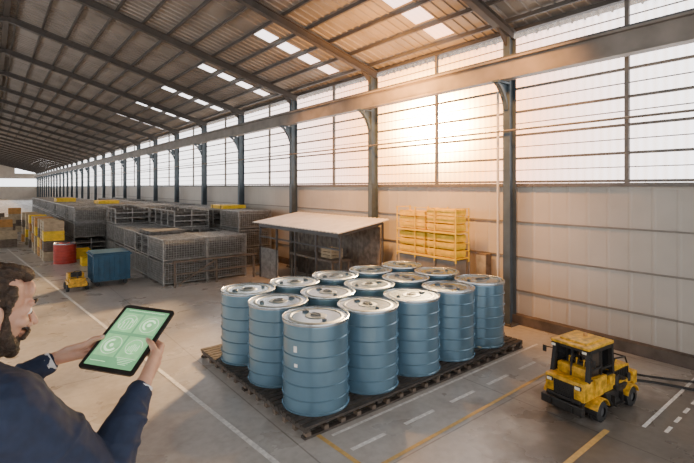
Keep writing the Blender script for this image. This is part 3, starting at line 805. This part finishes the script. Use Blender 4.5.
sk.ell(at(0, 0, 1.38), (.175, .105, .19), rot); sk.ell(at(0, .01, 1.15), (.15, .10, .18), rot); sk.ell(at(0, 0, .98), (.16, .11, .13), rot)
sk.chain([shR, elR, wrR], [.048, .038, .025]); sk.chain([shL, elL, wrL], [.048, .038, .025])
hipR, hipL = at(.09, 0, .94), at(-.09, 0, .94); knR, knL = at(.11, .03, .50), at(-.11, .05, .50); anR, anL = at(.12, 0, .09), at(-.12, .06, .09)
sk.chain([hipR, knR, anR], [.085, .055, .038]); sk.chain([hipL, knL, anL], [.085, .055, .038])
for a in (anR, anL): sk.chain([a, a + fb * .12 + Vector((0, 0, -.045))], [.038, .03])
tips = []
def hand(w, E, out, mode):
    if mode == 'R':
        K = [E + U * (.030 - .014 * i) + out * (.018 - .001 * i) - N * (.017 + .014 * i) for i in range(4)]
        dirs = [(-out * .86 + U * .42 + N * (.02 + .07 * i)).normalized() for i in range(4)]
    else:
        K = [E + U * (.036 - .022 * i) + out * (.022) - N * (.018 + .002 * abs(i - 1)) for i in range(4)]
        dirs = [(-out * .95 + U * (.18 - .06 * i)).normalized() for i in range(4)]
    for i, k in enumerate(K):
        m = w.lerp(k, .5)
        sk.chain([w, m, k], [.023, .0165, .0120])
        s = (.95, 1.02, .95, .78)[i]
        p1 = k + dirs[i] * .040 * s - N * .002; p2 = p1 + (dirs[i] + N * .08).normalized() * .025 * s; p3 = p2 + (dirs[i] + N * .1).normalized() * .018 * s
        for p in (p1, p2, p3):
            dd = (p - Tc).dot(N)
            if dd > -.0155: p -= N * (dd + .0155)
        sk.chain([k, p1, p2, p3], [.0102 * (.9 if i == 3 else 1), .0090 * (.9 if i == 3 else 1), .0082, .0070])
    for i in range(3): sk.chain([w.lerp(K[i], .6), w.lerp(K[i + 1], .6)], [.014, .014])
    tb = w.lerp(K[0], .30) + N * .012
    t1 = E + out * .026 - U * .012 + N * .008; t2 = E + out * .004 + U * .008 + N * .0185; t3 = E - out * .020 + U * .022 + N * .0155
    sk.chain([w, tb, t1, t2, t3], [.022, .0170, .0125, .0105, .0085])
    tips.append((t3, (t3 - t2).normalized()))
ER = Tc + W * .107 - U * .030; EL = Tc - W * .107 - U * .045
hand(wrR, ER, W, 'R'); hand(wrL, EL, -W, 'L')
body = sk.obj('body', ['skin'], person); remesh(body, .0038, 2)
for t3, td in tips:
    b = MB(); zz = N; xx = td.cross(zz).normalized(); RR = Matrix((xx, td, zz)).transposed()
    b.ell(t3 + zz * .0066 + td * .002, (.0055, .0075, .0022), RR, 12); b.obj('thumbnail', ['nail'], person, 180)
for s in (-1, 1):
    b = MB(); b.ell(h(s * .030, .0765, .004), .0115, None, 16); e = b.obj('eye', ['eye'], person, 180)
    b = MB(); b.ell(h(s * .030, .0858, .000), (.0056, .0034, .0056), HR, 12); b.obj('iris', ['iris'], e, 180)
    b = MB(); b.chain([h(s * .012, .091, .026), h(s * .030, .092, .031), h(s * .046, .083, .026)], [.0035, .0045, .0025], 8); b.obj('eyebrow', ['hair'], person, 180)
b = MB()
b.ell(h(0, -.030, .036), (.080, .092, .093), HR, 28); b.ell(h(0, .024, .096), (.056, .060, .024), HR, 20); b.ell(h(.0, .060, .090), (.045, .022, .016), HR, 20); b.ell(h(0, -.055, -.02), (.067, .056, .055), HR, 20)
for s in (-1, 1): b.chain([h(s * .066, .015, .05), h(s * .072, .014, .0), h(s * .068, .016, -.03)], [.018, .008, .006])
hair = b.obj('hair', ['hair'], person); remesh(hair, .0033, 2, .0050, 110, (hf, hr, hu))
b = MB()
b.ell(h(0, .037, -.080), (.0535, .0550, .0385), HR, 24); b.ell(h(0, .074, -.101), (.0245, .0205, .0205), HR)
for s in (-1, 1):
    b.chain([h(s * .067, .020, -.02), h(s * .059, .030, -.055), h(s * .043, .052, -.080)], [.0085, .0145, .0185])
    b.chain([h(0, .102, -.046), h(s * .020, .096, -.050), h(s * .034, .080, -.066)], [.0048, .0058, .0066], 8)
beard = b.obj('beard', ['hair'], person); remesh(beard, .0031, 2, .002, 130)
j = MB()
j.ell(at(0, -.005, 1.41), (.215, .14, .185), rot, 28); j.ell(at(0, .01, 1.18), (.19, .135, .24), rot, 28); j.ell(at(0, 0, .98), (.20, .14, .17), rot, 28)
j.chain([at(.07, -.01, 1.585), shR + Vector((0, 0, .015))], [.076, .096]); j.chain([at(-.07, -.01, 1.575), shL + Vector((0, 0, .015))], [.070, .086])
j.chain([shR, shR.lerp(elR, .5), elR, elR.lerp(wrR, .45), wrR.lerp(elR, .12)], [.098, .096, .086, .062, .041])
j.chain([shL, shL.lerp(elL, .5), elL, elL.lerp(wrL, .45), wrL.lerp(elL, .12)], [.082, .074, .064, .052, .039])
for (el, wr, sh, f_) in ((elR, wrR, shR, 1.16), (elL, wrL, shL, 1)):
    for seg_a, seg_b, lst in ((el, wr, ((.02, .072, .5), (.14, .067, -.5), (.27, .061, .5), (.42, .056, -.45), (.58, .050, .4), (.74, .044, -.4))), (sh, el, ((.35, .083, .4), (.6, .079, -.5), (.8, .075, .5)))):
        ax = (seg_b - seg_a).normalized(); ux = ax.orthogonal().normalized(); vx = ax.cross(ux)
        for q, rr_, tilt in lst:
            c0 = seg_a.lerp(seg_b, q); n_ = 20; pts = []; ff = f_ if q < .5 else 1 + (f_ - 1) * .4
            for i in range(n_ + 1):
                t = 2 * math.pi * i / n_ ; pts.append(c0 + (ux * math.cos(t + q * 9) + vx * math.sin(t + q * 9)) * (rr_ * ff - .002 - .006 * (1 - math.cos(t)) / 2) + ax * tilt * .05 * math.cos(t))
            for i in range(n_): j.cone(pts[i], pts[i + 1], .0085, .0085, 8)
jk = j.obj('suit_jacket', ['navy'], person); remesh(jk, .0050, 2, .007, 12)
def collar(name, m, r0, r1, z0, z1, tiltf, th):
    b = MB(); n = 30; vs = []
    c0 = at(0, -.005, z0); c1 = c0.lerp(HC, .22); c1.z = z1
    for i in range(n + 1):
        t = math.radians(-60 + 300 * i / n)
        d = rb * math.cos(t) - fb * math.sin(t)
        for c, r in ((c0, r0), (c1, r1), (c1, r1 + th), (c0, r0 + th * 2)):
            p = c + d * r; p.z -= tiltf * max(0, -math.sin(t)); vs.append(p)
    fs = []
    for i in range(n):
        a = 4 * i
        for k in range(4): fs.append((a + k, a + (k + 1) % 4, a + 4 + (k + 1) % 4, a + 4 + k))
    fs += [(0, 1, 2, 3), (4 * n + 3, 4 * n + 2, 4 * n + 1, 4 * n)]
    b.add(vs, fs); return b.obj(name, [m], person, 60)
collar('shirt_collar', 'shirt', .070, .066, 1.575, 1.645, .03, .004)
collar('jacket_collar', 'navy', .082, .076, 1.56, 1.630, .04, .010)
for el, wr in ((elR, wrR), (elL, wrL)):
    d = (wr - el).normalized(); b = MB(); b.cone(wr - d * .03, wr - d * .010, .036, .033, 24); b.obj('shirt_cuff', ['shirt'], person, 40)
t = MB()
t.chain([at(.085, 0, .96), knR, anR + Vector((0, 0, .02))], [.115, .085, .072]); t.chain([at(-.085, 0, .96), knL, anL + Vector((0, 0, .02))], [.115, .085, .072]); t.ell(at(0, 0, .97), (.185, .125, .11), rot)
tr = t.obj('trousers', ['trouser'], person); remesh(tr, .012, 3, .01, 8)
for a in (anR, anL):
    b = MB(); b.ell(a + fb * .06 + Vector((0, 0, -.045)), (.05, .14, .045), rot); b.ell(a + Vector((0, 0, -.01)), (.048, .06, .05), rot); o = b.obj('shoe', ['black'], person); remesh(o, .008, 2)
    zmin = min(v.co.z for v in o.data.vertices); o.location.z = -zmin if zmin < 0 else 0

# ------------------------------------------------------------------ tablet (held)
TR = Matrix((W, U, N)).transposed()
tw = Rw @ (Tc + P0)
tab = empty('tablet', tw, 'black tablet showing a green data screen, held in both hands', 'tablet')
tab.rotation_mode = 'QUATERNION'; tab.rotation_quaternion = (Rw @ TR).to_quaternion()
def rrect(b, w, l, r, z0, z1, mi=0, n=6):
    pts = []
    for cx, cy, a in ((w / 2 - r, l / 2 - r, 0), (-w / 2 + r, l / 2 - r, 90), (-w / 2 + r, -l / 2 + r, 180), (w / 2 - r, -l / 2 + r, 270)):
        for i in range(n + 1):
            t_ = math.radians(a + 90 * i / n); pts.append((cx + r * math.cos(t_), cy + r * math.sin(t_)))
    m_ = len(pts); b.add([(x, y, z0) for x, y in pts] + [(x, y, z1) for x, y in pts], [tuple(range(m_ - 1, -1, -1)), tuple(range(m_, 2 * m_))] + [(i, (i + 1) % m_, m_ + (i + 1) % m_, m_ + i) for i in range(m_)], mi)
b = MB(); rrect(b, .212, .278, .014, -.004, .004); b.obj('tablet_body', ['dark'], tab, 40)
b = MB(); rrect(b, .184, .246, .003, .0040, .0046); b.obj('screen', ['scr'], tab)
b = MB(); z = .0050
def ring(b, x, y, r, w, a0=0, a1=360, mi=0, n=36, zz=None):
    vs = []; q = zz or z
    for i in range(n + 1):
        t_ = math.radians(a0 + (a1 - a0) * i / n); vs += [(x + r * math.cos(t_), y + r * math.sin(t_), q), (x + (r - w) * math.cos(t_), y + (r - w) * math.sin(t_), q)]
    b.add(vs, [(2 * i, 2 * i + 2, 2 * i + 3, 2 * i + 1) for i in range(n)], mi)
def rect(b, x, y, w, l, mi=0, zz=None): q = zz or z; b.add([(x - w / 2, y - l / 2, q), (x + w / 2, y - l / 2, q), (x + w / 2, y + l / 2, q), (x - w / 2, y + l / 2, q)], [(0, 1, 2, 3)], mi)
rect(b, -.045, .06, .082, .085, 1, .0048); rect(b, .045, .06, .082, .085, 1, .0048); rect(b, -.045, -.04, .082, .09, 1, .0048); rect(b, .045, -.04, .082, .09, 1, .0048)
ring(b, .045, .06, .034, .002); ring(b, .045, .06, .024, .007, 30, 260); ring(b, .045, .06, .008, .008)
ring(b, -.042, -.04, .036, .002); ring(b, -.042, -.04, .026, .008, 90, 330); ring(b, -.042, -.04, .007, .007)
ring(b, -.045, .06, .034, .0015); ring(b, -.045, .06, .02, .003, 0, 200); ring(b, .045, -.035, .030, .002, 0, 300)
for i in range(5): rect(b, -.069 + .012 * i, .042 + .004 * i, .003, .02 + .008 * i); rect(b, .045, -.095 - .006 * (i - 2), .07 - .01 * i, .0015)
for i in range(6): rect(b, .028 + .007 * i, -.045 + .003 * (i % 3), .0025, .02 + .006 * (i % 4))
rect(b, 0, .115, .15, .0015); rect(b, -.05, -.105, .06, .0015)
b.obj('screen_graphic', ['scr2', 'scr3'], tab)

# ------------------------------------------------------------------ light
w = bpy.data.worlds.new('sky'); bpy.context.scene.world = w; w.use_nodes = True
nt = w.node_tree; n = nt.nodes; l = nt.links
bg = n['Background']; tc = n.new('ShaderNodeTexCoord')
sd = Vector((.781, .655, .14)).normalized()
dp = n.new('ShaderNodeVectorMath'); dp.operation = 'DOT_PRODUCT'; dp.inputs[1].default_value = sd
nm = n.new('ShaderNodeVectorMath'); nm.operation = 'NORMALIZE'; l.new(tc.outputs['Generated'], nm.inputs[0]); l.new(nm.outputs[0], dp.inputs[0])
mx0 = n.new('ShaderNodeMath'); mx0.operation = 'MAXIMUM'; mx0.inputs[1].default_value = 0; l.new(dp.outputs['Value'], mx0.inputs[0])
def pw(p):
    a = n.new('ShaderNodeMath'); a.operation = 'POWER'; a.inputs[1].default_value = p; l.new(mx0.outputs[0], a.inputs[0]); return a.outputs[0]
def mixto(cur, fac, col):
    m_ = n.new('ShaderNodeMix'); m_.data_type = 'RGBA'; m_.clamp_result = False; l.new(fac, m_.inputs['Factor'])
    if isinstance(cur, tuple): m_.inputs['A'].default_value = (*cur, 1)
    else: l.new(cur, m_.inputs['A'])
    m_.inputs['B'].default_value = (*col, 1); return m_.outputs['Result']
cur = mixto((2.8, 2.8, 2.85), pw(3), (4.8, 4.95, 5.2))
cur = mixto(cur, pw(22), (5.2, 1.25, 0.02))
cur = mixto(cur, pw(110), (20, 7.5, 0.7))
cur = mixto(cur, pw(700), (300, 200, 80))
l.new(cur, bg.inputs['Color']); bg.inputs['Strength'].default_value = 1.0

sun = bpy.data.lights.new('sun', 'SUN'); sun.energy = 22; sun.color = (1, .60, .26); sun.angle = math.radians(5)
so = bpy.data.objects.new('sun', sun); COL.objects.link(so)
so.rotation_euler = Vector((.77, .60, .43)).to_track_quat('Z', 'Y').to_euler()
def add_glow_spot(loc, tgt, power, ang, col=(1, .42, .10), rad=.25):  # added warm spots without fixtures, standing in for sun glow spilling indoors
    d = bpy.data.lights.new('glow_fill_spot', 'SPOT'); d.energy = power; d.color = col; d.spot_size = math.radians(ang); d.spot_blend = 1.0; d.shadow_soft_size = rad
    o = bpy.data.objects.new('glow_fill_spot', d); COL.objects.link(o); o.location = loc
    o.rotation_euler = (Vector(loc) - Vector(tgt)).to_track_quat('Z', 'Y').to_euler()
add_glow_spot((4.3, 5.2, 4.75), (6.4, 5.9, 2.4), 1900, 100, (1, .44, .11))  # this and the next two: added spots tinting the wall and columns
add_glow_spot((4.5, 3.0, 4.6), (6.4, 4.1, 2.6), 800, 90)
add_glow_spot((4.4, 8.4, 4.7), (6.4, 8.8, 1.8), 500, 90)
add_glow_spot((4.9, 5.2, 3.1), (6.0, 5.9, 4.9), 1000, 120)  # added upward fill, warms roof underside near the sunlit bays
add_glow_spot((5.7, 6.0, 4.45), (3.9, 4.2, .9), 420, 85, (1, .50, .16), .06)  # added fill from the window side, warms drum tops and rims

# camera
cd = bpy.data.cameras.new('camera'); cam = bpy.data.objects.new('camera', cd); COL.objects.link(cam)
cam.location = (0, 0, 2.1); cam.rotation_euler = (math.pi / 2, 0, -ANG); cd.sensor_width = 36; cd.lens = 444 / 694 * 36; cd.shift_y = -44.5 / 694
cd.clip_start = .05; cd.clip_end = 500
bpy.context.scene.camera = cam
